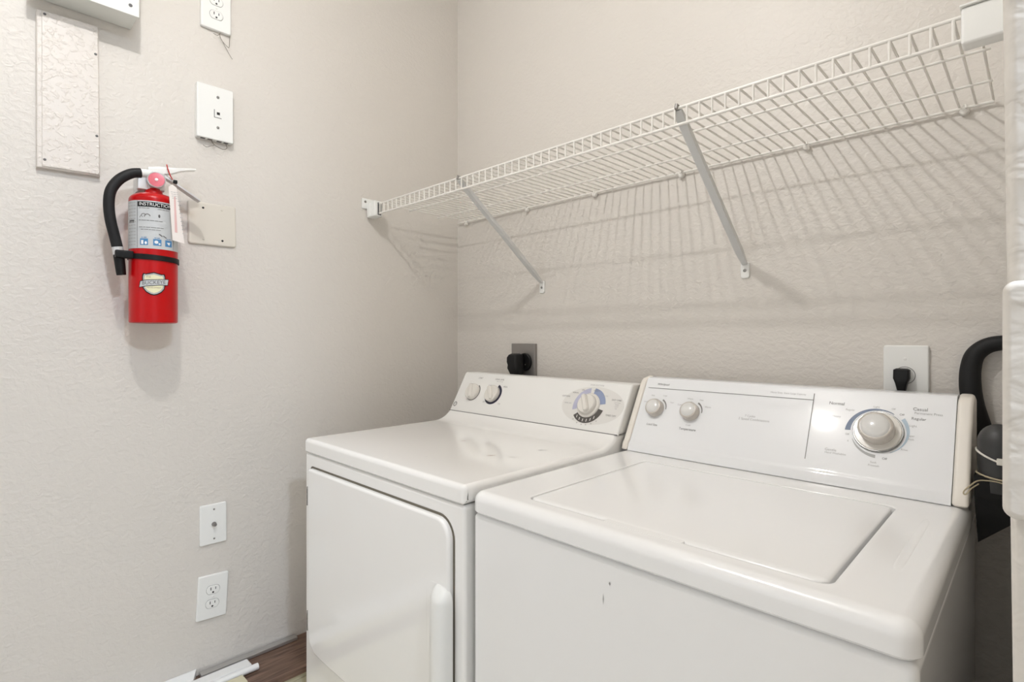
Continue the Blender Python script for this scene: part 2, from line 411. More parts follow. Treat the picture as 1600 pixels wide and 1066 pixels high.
# ------------------------------------------------------------------ washer
WX0, WX1, WY, WZ = .9173, 1.6033, -.7301, .9107
wa = thing('washer', (1.26, -.4, 0), 'white top-loading washing machine at the right with its lid shut', 'washer')
wbody = finish('body', box(B(), WX0+.002, WX1-.002, WY+.005, -.05, .02, .8685, .010, 4), M_washer, wa)
rect_o = (WX0, WX1, WY, -.04)
hx0, hx1, hy0, hy1 = 1.0270, 1.5130, -.6880, -.2820
L = []
def rl(d, z, r): return [(u, v, z) for u, v in rr(WX0+d, WX1-d, WY+d, -.04-d, max(r-d, .004), 8)]
def hl(d, z, r=.016): return [(u, v, z) for u, v in rr(hx0-d, hx1+d, hy0-d, hy1+d, r+d, 8)]
L.append(hl(-.002, .893)); L.append(hl(0, .9085)); L.append(hl(.0012, WZ-.0006)); L.append(hl(.003, WZ)); L.append(hl(.006, WZ))
RO = .018
L.append(rl(RO+.004, WZ, .022))
for k in range(0, 9):
    a = PI/2*k/8; L.append(rl(RO*(1-math.sin(a)), WZ-RO+RO*math.cos(a), .022))
L.append(rl(0, .8745, .022)); L.append(rl(.004, .8705, .022))
finish('top', loft(B(), L, cap0=True, cap1=True), M_washer, wa)
def ll(d, z, extra=0): return [(u, v, z) for u, v in rr(hx0+.0022+d, hx1-.0048-d, hy0+.0022+d, hy1-.0022-d, max(.014-d, .003), 8)]
lid = finish('lid', loft(B(), [ll(0, .8945), ll(0, .9075), ll(.001, .9095), ll(.003, .9108), ll(.008, .9116), ll(.014, .9118), ll(.03, .9118)]), M_washer, wa)
L = []
for d, z in ((0, .9062), (.0, .9100), (.0012, .9112)):
    L.append([(u, v, z) for u, v in rr(1.193+d, 1.328-d, -.6950+d, -.678, .006, 4)])
finish('lid_lip', loft(B(), L), M_washer, lid)
# thin raised strip shaped to stand for a reflected bright line beside the lid
for xx in (1.5600,):
    b = B(); L = []
    for yy, q in ((-.590, .15), (-.575, .8), (-.55, 1), (-.36, 1), (-.335, .8), (-.315, .15)):
        L.append([(xx+.006*q*math.cos(PI*k/8), yy, WZ-.0003+.0009*q*math.sin(PI*k/8)) for k in range(9)])
    finish('deck_glint', loft(b, L, closed=False, cap0=False, cap1=False), M_washer, wa)
# console
WP0, WP1 = Vector((0, -.2015, .938)), Vector((0, -.1100, 1.096))
wt_ = (WP1-WP0).normalized(); wn_ = Vector((0, -wt_.z, wt_.y)); Lw = (WP1-WP0).length
def fw(x, s, w=0): p = WP0+wt_*s+wn_*w; return (x, p.y, p.z)
def yz(s, w): p = WP0+wt_*s+wn_*w; return (p.y, p.z)
prof = [(-.050, .9118), (-.2150, .9118), (-.2155, .9130), (-.2095, .9290), yz(-.006, .0005), yz(0, 0), yz(.09, .0), yz(Lw-.010, 0), yz(Lw-.004, -.0012), yz(Lw, -.006), (-.085, 1.0945), (-.055, 1.086)]
wc = finish('console', extrude_x(B(), prof, WX0+.0185, WX1-.0235, .0012, 2), M_washer_c, wa)
profc = [(-.048, .9120), (-.2140, .9120), (-.2165, .9150), (-.2125, .9290), yz(-.002, .0025), yz(.05, .0025), yz(.12, .0025), yz(Lw-.022, .0022), yz(Lw-.012, 0), yz(Lw-.004, -.004), yz(Lw+.0015, -.011), (-.082, 1.0955), (-.050, 1.086)]
for x0, x1 in ((WX0, WX0+.0180), (WX1-.0230, WX1)):
    finish('end_cap', extrude_x(B(), profc, x0, x1, .0065, 5), M_cap, wa)
fwe = lambda u, v: fw(u, v, .0005)
b = flat(B(), rect(.946, 1.3435, .1478, .1494), fwe); finish('panel_line', b, M_ink, wc, smooth=False)
b = flat(B(), [(1.3440, .016), (1.3454, .016), (1.3434, .164), (1.3418, .164)], fwe); finish('panel_line', b, M_ink, wc, smooth=False)
finish('dial_arc', ring_arc(B(), fwe, 1.4639, .091, .0465, .0560, 182, 60, 30, .0455, .0465), M_wblue, wc, smooth=False)['label'] = 'slate blue tapering arc'
finish('dial_arc', ring_arc(B(), fwe, 1.4639, .091, .0455, .0525, 40, -60, 24, .0450, .0458), M_wlblue, wc, smooth=False)['label'] = 'pale blue tapering arc'
finish('dial_arc', ring_arc(B(), fwe, 1.4639, .091, .0450, .0458, 205, 270, 20, .0470, .0535), M_ink2, wc, smooth=False)['label'] = 'grey tapering arc'
finish('dial_ring', loft(B(), [[fw(u, v, w) for u, v in circ(1.4639, .091, q, 48)] for q, w in ((.0420, 0), (.0420, .004), (.0408, .0052), (.0400, .0052), (.0396, .003))]), M_silver, wc)
skirt = finish('dial_skirt', loft(B(), [[fw(u, v, w) for u, v in circ(1.4639, .091, q, 48)] for q, w in ((.0395, 0), (.0395, .006), (.038, .0075), (.020, .0080))]), M_knob, wc)
dk = finish('dial_knob', loft(B(), [[fw(u, v, w) for u, v in circ(1.4639, .091, q, 48)] for q, w in ((.0285, .006), (.0290, .010), (.0295, .020), (.0300, .026), (.0292, .030), (.0270, .0325), (.0245, .0335))]), M_knob_g, wc)
finish('knob_crown', loft(B(), [[fw(u, v, w) for u, v in circ(1.4639, .091, q, 48)] for q, w in ((.0245, .0330), (.0225, .0358), (.0190, .0380), (.0130, .0396), (.0060, .0404), (.0015, .0406))]), M_knob_t, dk)
for cx in (.9835, 1.0785):
    finish('dial_arc', ring_arc(B(), fwe, cx, .0920, .0265, .0305, 62, 0, 14, .0265, .0285), M_ink, wc, smooth=False)
    k = finish('knob', loft(B(), [[fw(u, v, w) for u, v in circ(cx, .0905, q, 40)] for q, w in ((.0225, 0), (.0232, .002), (.0225, .010), (.0222, .015), (.0205, .0185), (.0175, .0200))]), M_knob_g, wc)
    finish('knob_crown', loft(B(), [[fw(u, v, w) for u, v in circ(cx, .0905, q, 40)] for q, w in ((.0178, .0197), (.0165, .0215), (.0135, .0232), (.0090, .0243), (.0035, .0248), (.001, .0249))]), M_knob_t, k)
def wtext(s, x, v, size, m=M_ink, align='CENTER', sq=.95, shear=0):
    return finish('lettering', text_mesh(s, size, lambda a, c: fw(x+a, v+c, .0005), align=align, squeeze=sq, shear=shear), m, wc, smooth=False)
wtext('Whirlpool', .9866, .1605, .0085, M_inkd, shear=.2)['label'] = 'grey italic maker name'
wtext('Load Size', .9850, .0470, .0082, M_ink); wtext('Temperature', .0+1.0805, .0462, .0085, M_inkd)
wtext('Med', .966, .127, .0055, M_ink2); wtext('Large', 1.000, .129, .0055, M_ink2); wtext('Small', .950, .108, .0050, M_ink2); wtext('Super', 1.024, .112, .0050, M_ink2)
wtext('Warm', 1.069, .1265, .0062, M_ink2); wtext('Hot', 1.0985, .1255, .0062, M_ink2); wtext('Cold', 1.0455, .108, .0062, M_ink2); wtext('Warm', 1.1180, .1085, .0062, M_ink2); wtext('Cold', 1.0800, .0570, .0062, M_ink2)
wtext('Heavy Duty  Extra Large Capacity', 1.2900, .1600, .0056, M_ink2)
wtext('7 Cycles', 1.2196, .0968, .0072, M_ink2); wtext('2 Speed Combinations', 1.2290, .0890, .0078, M_ink2)
wtext('Normal', 1.3873, .1446, .0095, M_inkd); wtext('Casual', 1.5270, .1455, .0092, M_ink); wtext('Permanent Press', 1.5395, .1375, .0066, M_ink2)
wtext('Regular', 1.5255, .1257, .0078, M_ink); wtext('Heavy', 1.3900, .1160, .0065, M_ink2); wtext('Light', 1.5180, .1105, .0062, M_ink2)
wtext('Regular', 1.4130, .1330, .0058, M_ink2); wtext('Light', 1.4570, .1440, .0058, M_ink2); wtext('Off', 1.4990, .1315, .0060, M_ink); wtext('Off', 1.4850, .1420, .0050, M_ink2)
wtext('Gentle', 1.3880, .0425, .0080, M_ink2); wtext('Hand Washables', 1.3970, .0362, .0058, M_ink2)
wtext('Super', 1.5160, .0900, .0052, M_ink2); wtext('Wash', 1.5155, .0830, .0052, M_ink2); wtext('Rinse', 1.5080, .0610, .0052, M_ink2); wtext('Off', 1.4790, .0385, .0062, M_ink); wtext('Soak', 1.4620, .0285, .0056, M_ink2); wtext('Prewash', 1.4630, .0222, .0056, M_ink2)
wtext('Off', 1.4130, .0800, .0055, M_ink2); wtext('6', 1.4160, .0660, .0055, M_ink2)
def vstreak(pts, m, parent):
    b = B()
    for (x, z, w, h) in pts:
        b.faces.new([b.verts.new((x+c, WY+.0043, z+d)) for c, d in ((0, -h), (w, 0), (0, h), (-w, 0))])
    return finish('scuff_mark', b, m, parent, smooth=False)
vstreak([(1.2292, .833, .0016, .003)], M_scuff, wa); vstreak([(1.2175, .806, .0007, .009)], M_scuff, wa)
for x, y in ((.96, -.68), (1.56, -.68), (.96, -.1), (1.56, -.1)):
    finish('foot', lathe(B(), [(.02, 0), (.02, .012), (.012, .022)], (x, y, 0)), M_black, wa)

# ------------------------------------------------------------------ wire shelf
SZ, SY = 1.662, -.3986
sh = thing('wire_shelf', (.82, -.2, SZ), 'long white wire shelf above the washer and dryer', 'shelf')
b = B(); pts = [(0, -.008, SZ), (0, SY, SZ), (0, SY-.0012, SZ-.002), (0, SY-.0012, SZ-.033)]
ORG['_w'] = (0, 0, 0)
tube(b, pts, .0021, 8)
me0 = None
n_w = 62
x_first = 1.5993+.0256
for i in range(n_w):
    x = x_first-.02559*i
    if x < .035: break
    if me0 is None:
        o = finish('cross_wire', b, M_wire, None, weighted=False); me0 = o.data
    else:
        o = bpy.data.objects.new('cross_wire', me0); COL.objects.link(o)
    o.parent = sh; o.location = (x-.82, .2, -SZ)
    o.data = me0
for y, z, x0, x1, r in ((-.010, SZ-.0045, .015, 1.626, .0030), (-.127, SZ-.0045, .034, 1.630, .0024), (-.272, SZ-.0045, .055, 1.634, .0024), (SY, SZ+.0005, .030, 1.645, .0030), (SY, SZ-.0335, .030, 1.645, .0030)):
    finish('long_rod', tube(B(), [(x0, y, z), (x1, y, z)], r, 10), M_wire, sh)
for x in (.0636, .3935, .6862, .9784, 1.2957, 1.582):
    c = finish('wall_clip', lathe(B(), [(.0040, -.0), (.0075, .002), (.0085, .008), (.0070, .014), (.003, .0165)], (x, -.0005, SZ-.0105), (0, -1, 0), 16), M_wire, sh)
    finish('clip_hook', tube(B(), [(x, -.004, SZ-.006), (x, -.010, SZ+.001), (x+.002, -.016, SZ-.001), (x+.003, -.018, SZ-.008)], .0022, 6), M_wire, c)
# end brackets: cups holding the front rods at the walls
cup = finish('end_bracket', box(B(), .004, .058, SY-.018, SY+.014, SZ-.044, SZ+.010, .004, 3), M_plate, sh)
b = B()
for k in range(6): box(b, .010+.0075*k, .0125+.0075*k, SY-.0192, SY-.0175, SZ-.042, SZ+.004)
finish('rib', b, M_plate, cup, smooth=False)
fl = finish('flange', box(B(), .0005, .006, SY-.036, SY+.016, SZ-.012, SZ+.024, .002, 2), M_plate, cup)
finish('screw', lathe(B(), [(.0042, 0), (.0042, .001), (.002, .002)], (.006, SY-.024, SZ+.012), (1, 0, 0), 12), M_screw, fl)
finish('rod_slot', box(B(), .0570, .0595, SY-.007, SY+.007, SZ-.039, SZ+.004, .001, 1), M_inkd, cup)
cup = finish('end_bracket', box(B(), 1.6085, XR-.0035, SY-.012, SY+.018, SZ-.044, SZ+.0085, .004, 3), M_plate, sh)
finish('flange', box(B(), 1.6070, XR-.0040, SY-.0155, SY+.010, SZ+.0085, SZ+.0115, .001, 2), M_plate, cup)
# diagonal supports
for xt, xb in ((.4860, .4600), (1.1690, 1.1510)):
    top = Vector((xt, SY+.002, SZ-.004)); bot = Vector((xb, -.006, 1.388))
    s = (bot-top).normalized(); side = Vector((1, 0, 0)); nn = s.cross(side).normalized(); side = nn.cross(s)
    L = []
    for t, w, h in ((0, .0085, .003), (.04, .0090, .0045), (.12, .0085, .006), (.9, .0085, .006), (1, .006, .003)):
        p = top.lerp(bot, t); L.append([p+side*(w*c)+nn*(h*d) for c, d in ((-1, -1), (-.6, -1.15), (.6, -1.15), (1, -1), (1, 1), (.6, 1.15), (-.6, 1.15), (-1, 1))])
    st = finish('support_strut', loft(B(), L), M_strut, sh)
    hook = tube(B(), [top+Vector((0, .006, -.004)), Vector((xt, SY+.004, SZ+.005)), Vector((xt, SY-.004, SZ+.006)), Vector((xt, SY-.006, SZ-.003))], .0035, 8)
    finish('hook', hook, M_steel, st)
    fp = finish('foot_plate', pillow(B(), rr(xb-.011, xb+.011, 1.352, 1.394, .006), lambda u, v, w: (u, -.0005-w, v), .005, .002, 3), M_plate, st)
    finish('screw', lathe(B(), [(.0042, 0), (.0042, .0012), (.0022, .0024)], (xb, -.0054, 1.3715), (0, -1, 0), 14), M_screw, fp)

# ------------------------------------------------------------------ wall plates on the left wall
def fL(u, v, w): return (w+.0006, u, v)        # left wall: u along y, v up, w out of the wall
def rotmap(f, cu, cv, ang):
    ca, sa = math.cos(ang), math.sin(ang)
    return lambda u, v, w: f(cu+u*ca-v*sa, cv+u*sa+v*ca, w)
def plate(name, f, w, h, dep, m, label, cat, loc, r=.003, rim=.003):
    t = thing(name, loc, label, cat); rim = min(rim, dep*.9); r = max(r, rim*1.3)
    p = finish('face_plate', pillow(B(), rr(-w/2, w/2, -h/2, h/2, r, 4), f, dep, rim, 4), m, t)
    return t, p
def screw(f, u, v, w, parent, m=M_screw, r=.0032):
    c = Vector(f(u, v, w)); n = (Vector(f(u, v, w+.01))-c).normalized()
    s = finish('screw', lathe(B(), [(r, -.0005), (r, .0006), (r*.6, .0014)], c, n, 14), m, parent); return s
def duplex(t, f, dep):
    for s in (-1, 1):
        cv = s*.0195
        o = [(u*.0172*1.0, cv+v*.0142) for u, v in [(math.cos(2*PI*k/32), max(-.82, min(.82, math.sin(2*PI*k/32)*1.05))) for k in range(32)]]
        finish('receptacle_gap', pillow(B(), inset(o, -.0008), f, dep+.0003, .0002, 1), M_ink, t, smooth=False)
        rcp = finish('receptacle', pillow(B(), o, f, dep+.0016, .001, 3), M_plate, t)
        b = B(); e = dep+.0018
        loft(b, [[f(u, v, w) for u, v in rect(-.0072, -.0052, cv-.0005, cv+.0075)] for w in (e-.001, e)])
        loft(b, [[f(u, v, w) for u, v in rect(.0052, .0072, cv+.0005, cv+.0070)] for w in (e-.001, e)])
        loft(b, [[f(u, v, w) for u, v in circ(0, cv-.0068, .0026, 14)] for w in (e-.001, e)])
        finish('slots', b, M_dark, rcp, smooth=False)
    screw(f, 0, 0, dep, t, M_plate, .0028)
# low duplex outlet
f = rotmap(fL, -.9088, .4609, -.053)
t, p = plate('wall_outlet', f, .079, .124, .006, M_plate, 'white duplex outlet low on the left wall by the dryer', 'outlet', (0, -.9088, .4609-.062)); duplex(t, f, .006)
# coax plate
f = rotmap(fL, -.9065, .6669, .004)
t, p = plate('cable_jack', f, .070, .114, .006, M_plate, 'white cable jack plate above the low wall outlet', 'wall plate', (0, -.9065, .61))
screw(f, .0015, .0420, .006, t, M_screw, .0027); screw(f, .0015, -.0415, .006, t, M_screw, .0027)
c = Vector(f(.001, 0, .006)); n = Vector((1, 0, 0))
finish('coax_connector', lathe(B(), [(.0062, 0), (.0062, .003), (.0048, .0031), (.0048, .011), (.0030, .0112), (.0028, .008)], c, n, 18), M_steel, t)
# blank two-gang plate
f = rotmap(fL, -.9085, 1.5220, .012)
t, p = plate('blank_plate', f, .125, .120, .0065, M_ivory, 'ivory blank square plate right of the fire extinguisher', 'wall plate', (0, -.9085, 1.462), r=.004, rim=.005)
for u, v, m in ((-.0245, .044, M_dark), (.0245, -.044, M_dark), (.0245, .044, M_ivory), (-.0245, -.044, M_ivory)): screw(f, u, v, .0065, t, m, .003)
# telephone jack box
f = rotmap(fL, -.9052, 1.8375, 0)
t, p = plate('phone_jack', f, .0945, .1520, .019, M_plate, 'white telephone jack box with loose wires above the blank plate', 'wall plate', (0, -.9052, 1.7615), r=.003, rim=.0025)
screw(f, .006, .046, .019, t, M_screw, .004); screw(f, .006, -.040, .019, t, M_screw, .004)
b = B(); e = .0195
loft(b, [[f(u, v, w) for u, v in rect(-.004, .0155, -.013, .010)] for w in (e-.001, e)]); jk = finish('jack_frame', b, M_ink, t, smooth=False)
b = B(); loft(b, [[f(u, v, w) for u, v in rect(-.0022, .0155, -.0112, .010)] for w in (e-.0006, e+.0006)]); finish('jack', b, M_plate, t, smooth=False)
b = B(); loft(b, [[f(u, v, w) for u, v in rect(.003, .011, -.004, .0035)] for w in (e, e+.0009)]); finish('jack_opening', b, M_dark, t, smooth=False)
b = B()
for u in (-.030, -.012, .012, .030): loft(b, [[f(u+c, -.0763, w) for c, w in ((-.006, .004), (.006, .004), (.006, .015), (-.006, .015))], [f(u+c, -.0755, w) for c, w in ((-.006, .004), (.006, .004), (.006, .015), (-.006, .015))]])
finish('bottom_slot', b, M_inkd, t, smooth=False)
for ctrl in ([(-.010, -.075, .010), (-.006, -.086, .014), (.006, -.094, .016), (.022, -.097, .014), (.032, -.090, .012), (.030, -.076, .008)],
             [(-.030, -.096, .012), (-.022, -.101, .016), (-.012, -.096, .016), (-.002, -.090, .012), (-.006, -.078, .008)]):
    finish('loose_wire', tube(B(), spline([f(*q) for q in ctrl], 6), .0008, 6), M_thin, t)
# upper duplex outlet
f = rotmap(fL, -.9005, 2.1405, 0)
t, p = plate('wall_outlet', f, .079, .124, .010, M_plate, 'white duplex outlet with stray wires at the top of the left wall', 'outlet', (0, -.9005, 2.078)); duplex(t, f, .010)
for ctrl in ([(.012, -.061, .004), (.010, -.072, .008), (.014, -.085, .010), (.026, -.096, .010), (.034, -.098, .008), (.036, -.080, .006), (.038, -.062, .003)],
             [(.010, -.068, .006), (.002, -.076, .010), (-.008, -.075, .012)], [(.014, -.082, .008), (.022, -.100, .012), (.034, -.118, .010), (.044, -.128, .006)]):
    finish('loose_wire', tube(B(), spline([f(*q) for q in ctrl], 6), .0007, 6), M_thin, t)
# painted access panel
f = lambda u, v, w: fL(u, v, w)
t = thing('access_panel', (0, -1.227, 1.603), 'painted-over rectangular cover panel left above the fire extinguisher', 'cover panel')
pan = [(-1.2865, 1.6005), (-1.1665, 1.6035), (-1.1700, 1.9770), (-1.2870, 1.9720)]
finish('cover', pillow(B(), pan, f, .014, .0035, 3), M_panel, t)
pin = [(-1.2770, 1.6040), (-1.1685, 1.6065), (-1.1720, 1.9745), (-1.2775, 1.9700)]
finish('face', pillow(B(), pin, lambda u, v, w: fL(u, v, w+.0138), .003, .0015, 3), M_panel, t)
for u, v in ((-1.1765, 1.9040), (-1.1740, 1.7015), (-1.2720, 1.9630), (-1.2720, 1.6200)): screw(f, u, v, .0166, t, M_inkd, .0030)
# metal box at top left
t = thing('alarm_box', (0, -1.2, 2.0), 'white painted metal box at the top left corner of the picture', 'metal box')
bx = finish('body', box(B(), .0008, .078, -1.2990, -1.1015, 2.0010, 2.32, .002, 2), M_boxm, t)
dr_ = finish('cover', box(B(), .078, .0865, -1.3020, -1.0985, 1.9985, 2.323, .0015, 2), M_boxm, t)
finish('lock', lathe(B(), [(.0042, 0), (.0042, .001), (.002, .0012)], (.0863, -1.1170, 2.0215), (1, 0, 0), 14), M_inkd, dr_)

# ------------------------------------------------------------------ outlets on the back wall
t = thing('dryer_outlet', (.378, 0, 1.06), 'brushed steel dryer outlet plate above the dryer console', 'outlet')
fB = lambda u, v, w: (u, -.0006-w, v)
finish('face_plate', pillow(B(), rr(.3203, .4340, 1.0620, 1.1770, .0035), fB, .013, .002, 3), M_steel, t)
finish('receptacle', lathe(B(), [(.031, 0), (.031, .006), (.028, .008)], (.3900, -.0135, 1.1120), (0, -1, 0), 28), M_black, t)
for u, v in ((.384, 1.123), (.397, 1.103), (.381, 1.101)): finish('screw', lathe(B(), [(.0022, 0), (.0016, .001)], (u, -.0215, v), (0, -1, 0), 10), M_screw, t)
t = thing('dryer_plug', (.386, -.03, 1.06), 'black dryer plug in the steel outlet', 'plug')
L = []
for zz, w, y0, y1, sk in ((1.142, .012, -.030, -.056, 0), (1.138, .019, -.022, -.064, 0), (1.128, .0235, -.021, -.068, -.001), (1.112, .024, -.021, -.068, -.001), (1.102, .0225, -.021, -.066, 0), (1.090, .0245, -.021, -.066, 0), (1.078, .022, -.022, -.062, .002), (1.062, .017, -.026, -.056, .002), (1.03, .011, -.030, -.052, .002)):
    L.append([(u, v, zz) for u, v in rr(.371+sk-w, .371+sk+w, y1, y0, .009, 4)])
finish('plug_body', loft(B(), L), M_rubber, t)
finish('cord', tube(B(), spline([(.373, -.041, 1.035), (.374, -.041, .98), (.38, -.038, .92), (.40, -.034, .80), (.42, -.034, .5)], 6), .0085, 10), M_rubber, t)
t = thing('washer_outlet', (1.4866, 0, 1.0615), 'white single outlet plate above the washer console', 'outlet')
finish('face_plate', pillow(B(), rr(1.4468, 1.5260, 1.0605, 1.1845, .005), fB, .008, .0035, 4), M_plate, t)
finish('receptacle_gap', pillow(B(), circ(1.4852, 1.1210, .0185, 32), fB, .0084, .0003, 1), M_ink, t, smooth=False)
finish('receptacle', pillow(B(), circ(1.4852, 1.1210, .0172, 32), fB, .0095, .001, 2), M_plate, t)
finish('screw', lathe(B(), [(.0032, 0), (.0032, .0008), (.0018, .0015)], (1.4852, -.0086, 1.1560), (0, -1, 0), 14), M_plate, t)
t = thing('washer_plug', (1.484, -.03, 1.06), 'black right-angle plug in the white washer outlet', 'plug')
L = []
for zz, w, y0, y1 in ((1.1355, .010, -.0105, -.024), (1.1330, .0140, -.0105, -.030), (1.1150, .0140, -.0105, -.033), (1.1080, .0115, -.011, -.033), (1.1050, .0105, -.012, -.033), (1.0850, .0065, -.014, -.029), (1.070, .0048, -.016, -.027)):
    L.append([(u, v, zz) for u, v in rr(1.4815-w, 1.4815+w, y1, y0, .004, 4)])
finish('plug_body', loft(B(), L), M_black, t)
finish('cord', tube(B(), spline([(1.4815, -.0215, 1.072), (1.482, -.022, 1.03), (1.485, -.024, .95), (1.49, -.025, .6)], 6), .0042, 10), M_black, t)

# ------------------------------------------------------------------ fire extinguisher
ax, ay, er = .0750, -1.0660, .0527
ca_ = Vector((1.6881-ax, -1.4010-ay)).normalized(); cr_ = Vector((-ca_.y, ca_.x))
def fE(u, z, w=0):      # u: arc length round the cylinder, measured from the side facing the room
    p = u/er; d = ca_*math.cos(p)+cr_*math.sin(p); return (ax+d.x*(er+w), ay+d.y*(er+w), z)
fe = thing('fire_extinguisher', (ax, ay, 1.2365), 'red fire extinguisher with black hose hung on the left wall', 'fire extinguisher')
z0 = 1.2365
prof = [(.030, .004), (.047, 0), (.0515, .0015), (er, .005), (er, .308)]
for k in range(1, 9):
    a = PI/2*k/8; prof.append((.020+(er-.020)*math.cos(a), .308+.020*math.sin(a)))
prof += [(.0175, .331), (.0165, .342)]
bdy = finish('cylinder', lathe(B(), prof, (ax, ay, z0), n=56), M_red, fe)
def patch(u0, u1, za, zb, w, n=24):
    b = B(); lo = []; hi = []
    for k in range(n+1):
        u = u0+(u1-u0)*k/n; lo.append(b.verts.new(fE(u, za, w))); hi.append(b.verts.new(fE(u, zb, w)))
    for k in range(n): b.faces.new((lo[k], lo[k+1], hi[k+1], hi[k]))
    return b
lab = finish('label', patch(-.090, .095, 1.4200, 1.5380, .0006, 40), M_label, bdy)
finish('title_band', patch(-.0345, .052, 1.5225, 1.5350, .0010), M_black, lab)
finish('lettering', text_mesh('INSTRUCTIONS', .0115, lambda a, c: fE(-.0305+a, 1.5287+c, .0014), align='LEFT', squeeze=.94), M_white, lab, smooth=False)
finish('rule', patch(-.0362, -.0352, 1.4215, 1.5370, .0010, 2), M_inkd, lab)
finish('rule', patch(.0460, .0468, 1.4215, 1.5370, .0010, 2), M_inkd, lab)
def dashes(f, u, v, words, h, bm=None):
    bm = bm or B()
    for w in words:
        x = u
        bm.faces.new([bm.verts.new(f(*q)) for q in ((x, v-h/2), (x+w, v-h/2), (x+w, v+h/2), (x, v+h/2))]); u += w+h*.9
    return bm
def eprint(u, z, words, h, m=M_ink): finish('small_print', dashes(lambda a, c: fE(a, c, .0012), u, z, words, h), m, lab, smooth=False)
for z, u, ws in ((1.4890, -.031, (.004, .010, .006, .009, .007, .008)), (1.4720, -.031, (.008, .005, .009, .011, .006, .007)), (1.4665, -.027, (.006, .009, .004, .008, .010)), (1.5190, -.031, (.005, .009, .006)), (1.5185, .008, (.009, .006, .008))):
    eprint(u, z, ws, .0013, M_ink)
for i in range(14):
    eprint(-.0650, 1.5330-.0080*i, (.006, .009, .006) if i % 2 else (.010, .005, .007), .0022, M_ink2)
finish('barcode', patch(-.0620, -.0440, 1.4830, 1.4900, .0010, 6), M_inkd, lab)
b = B()
for du, dz, s in ((-.021, 1.500, .006), (-.013, 1.4985, .007), (-.026, 1.496, .004)):
    ring_arc(b, lambda u, v: fE(u, v, .0011), du, dz, s*.7, s, 10, 190, 12)
finish('pictogram', b, M_ink, lab, smooth=False)
finish('pictogram', flat(B(), circ(.0115, 1.5015, .0022, 14, .0042), lambda u, v: fE(u, v, .0011)), M_inkd, lab, smooth=False)
b = B(); flat(b, [(.010, 1.4560), (.0175, 1.4510), (.0190, 1.4535), (.012, 1.4580)], lambda u, v: fE(u, v, .0011)); flat(b, [(.019, 1.4530), (.027, 1.4480), (.028, 1.4500), (.0205, 1.4550)], lambda u, v: fE(u, v, .0011))
finish('pictogram', b, M_inkd, lab, smooth=False)
for u, s in ((-.0200, 0), (.0075, 1), (.0330, 2)):
    q = finish('class_square', patch(u-.0085, u+.0085, 1.4280, 1.4440, .0010, 6), M_blue, lab)
    b = B()
    if s == 0:
        flat(b, rect(u-.006, u-.001, 1.430, 1.440), lambda a, c: fE(a, c, .0014)); flat(b, circ(u+.004, 1.4335, .0025, 12, .0038), lambda a, c: fE(a, c, .0014))
    elif s == 1:
        flat(b, circ(u-.002, 1.4365, .004, 14), lambda a, c: fE(a, c, .0014)); flat(b, circ(u+.0045, 1.4325, .0022, 12), lambda a, c: fE(a, c, .0014))
    else:
        flat(b, [(u-.005, 1.438), (u+.004, 1.439), (u+.001, 1.431)], lambda a, c: fE(a, c, .0014))
    finish('class_symbol', b, M_white, q, smooth=False)
    eprint(u-.006, 1.4468, (.004, .006), .0015, M_blue)
# emblem
EC, EZ = .0005, 1.3330
def shield(k): return [(x*k, y*k) for x, y in ((-.0205, .0240), (-.016, .0225), (-.0075, .0245), (0, .0265), (.0075, .0245), (.016, .0225), (.0205, .0240), (.0225, .018), (.0205, .010), (.0225, .000), (.0215, -.010), (.015, -.019), (.0065, -.0245), (0, -.0262), (-.0065, -.0245), (-.015, -.019), (-.0215, -.010), (-.0225, .000), (-.0205, .010), (-.0225, .018))]
fem = lambda w: (lambda u, v: fE(EC+u, EZ+v, w))
em = finish('emblem', curved(B(), shield(1.10), fem(.0006)), M_black, bdy, smooth=False); em['label'] = 'cream shield emblem with a lettered banner'
finish('emblem_border', curved(B(), shield(1.0), fem(.0009)), M_ink2, em, smooth=False)
finish('emblem_field', curved(B(), shield(.86), fem(.0012)), M_cream, em, smooth=False)
def banner(k): return [(x, y) for x, y in ((-.0300-k, -.0085-k), (-.0150, -.0050-k), (0, -.0035-k), (.0150, -.0015-k), (.0300+k, -.0015-k), (.0310+k, .0120+k), (.0150, .0110+k), (0, .0095+k), (-.0150, .0085+k), (-.0290-k, .0050+k))]
finish('emblem_border', curved(B(), banner(.0016), fem(.0015)), M_black, em, smooth=False)
finish('emblem_banner', curved(B(), banner(0), fem(.0018)), M_label, em, smooth=False)
finish('lettering', text_mesh('BUCKEYE', .0125, lambda a, c: fE(EC+a, EZ+.003+c*(1)+a*.10, .0022), squeeze=.92), M_inkd, em, smooth=False)
finish('lettering', text_mesh('THE', .0055, lambda a, c: fE(EC-.011+a, EZ+.0165+c, .0016)), M_stain, em, smooth=False)
finish('lettering', text_mesh('FIRE EQUIPMENT', .0040, lambda a, c: fE(EC+a, EZ-.0095+c, .0016)), M_stain, em, smooth=False)
# strap with nozzle clip
b = B(); rows = []
for k in range(49):
    p = 2*PI*k/48; d = ca_*math.cos(p)+cr_*math.sin(p); zt = 1.3985-.0030*math.sin(p)
    rows.append([(ax+d.x*(er+w), ay+d.y*(er+w), zt+h) for w, h in ((.0002, -.0065), (.0028, -.0065), (.0028, .0065), (.0002, .0065))])
strap = finish('strap', loft(b, rows, True, False, False), M_black, fe)
pc = ca_*.25-cr_*.97
finish('strap_clip', box(B(), .086, .104, -1.1500, -1.1130, 1.3940, 1.4130, .003, 2), M_black, strap)
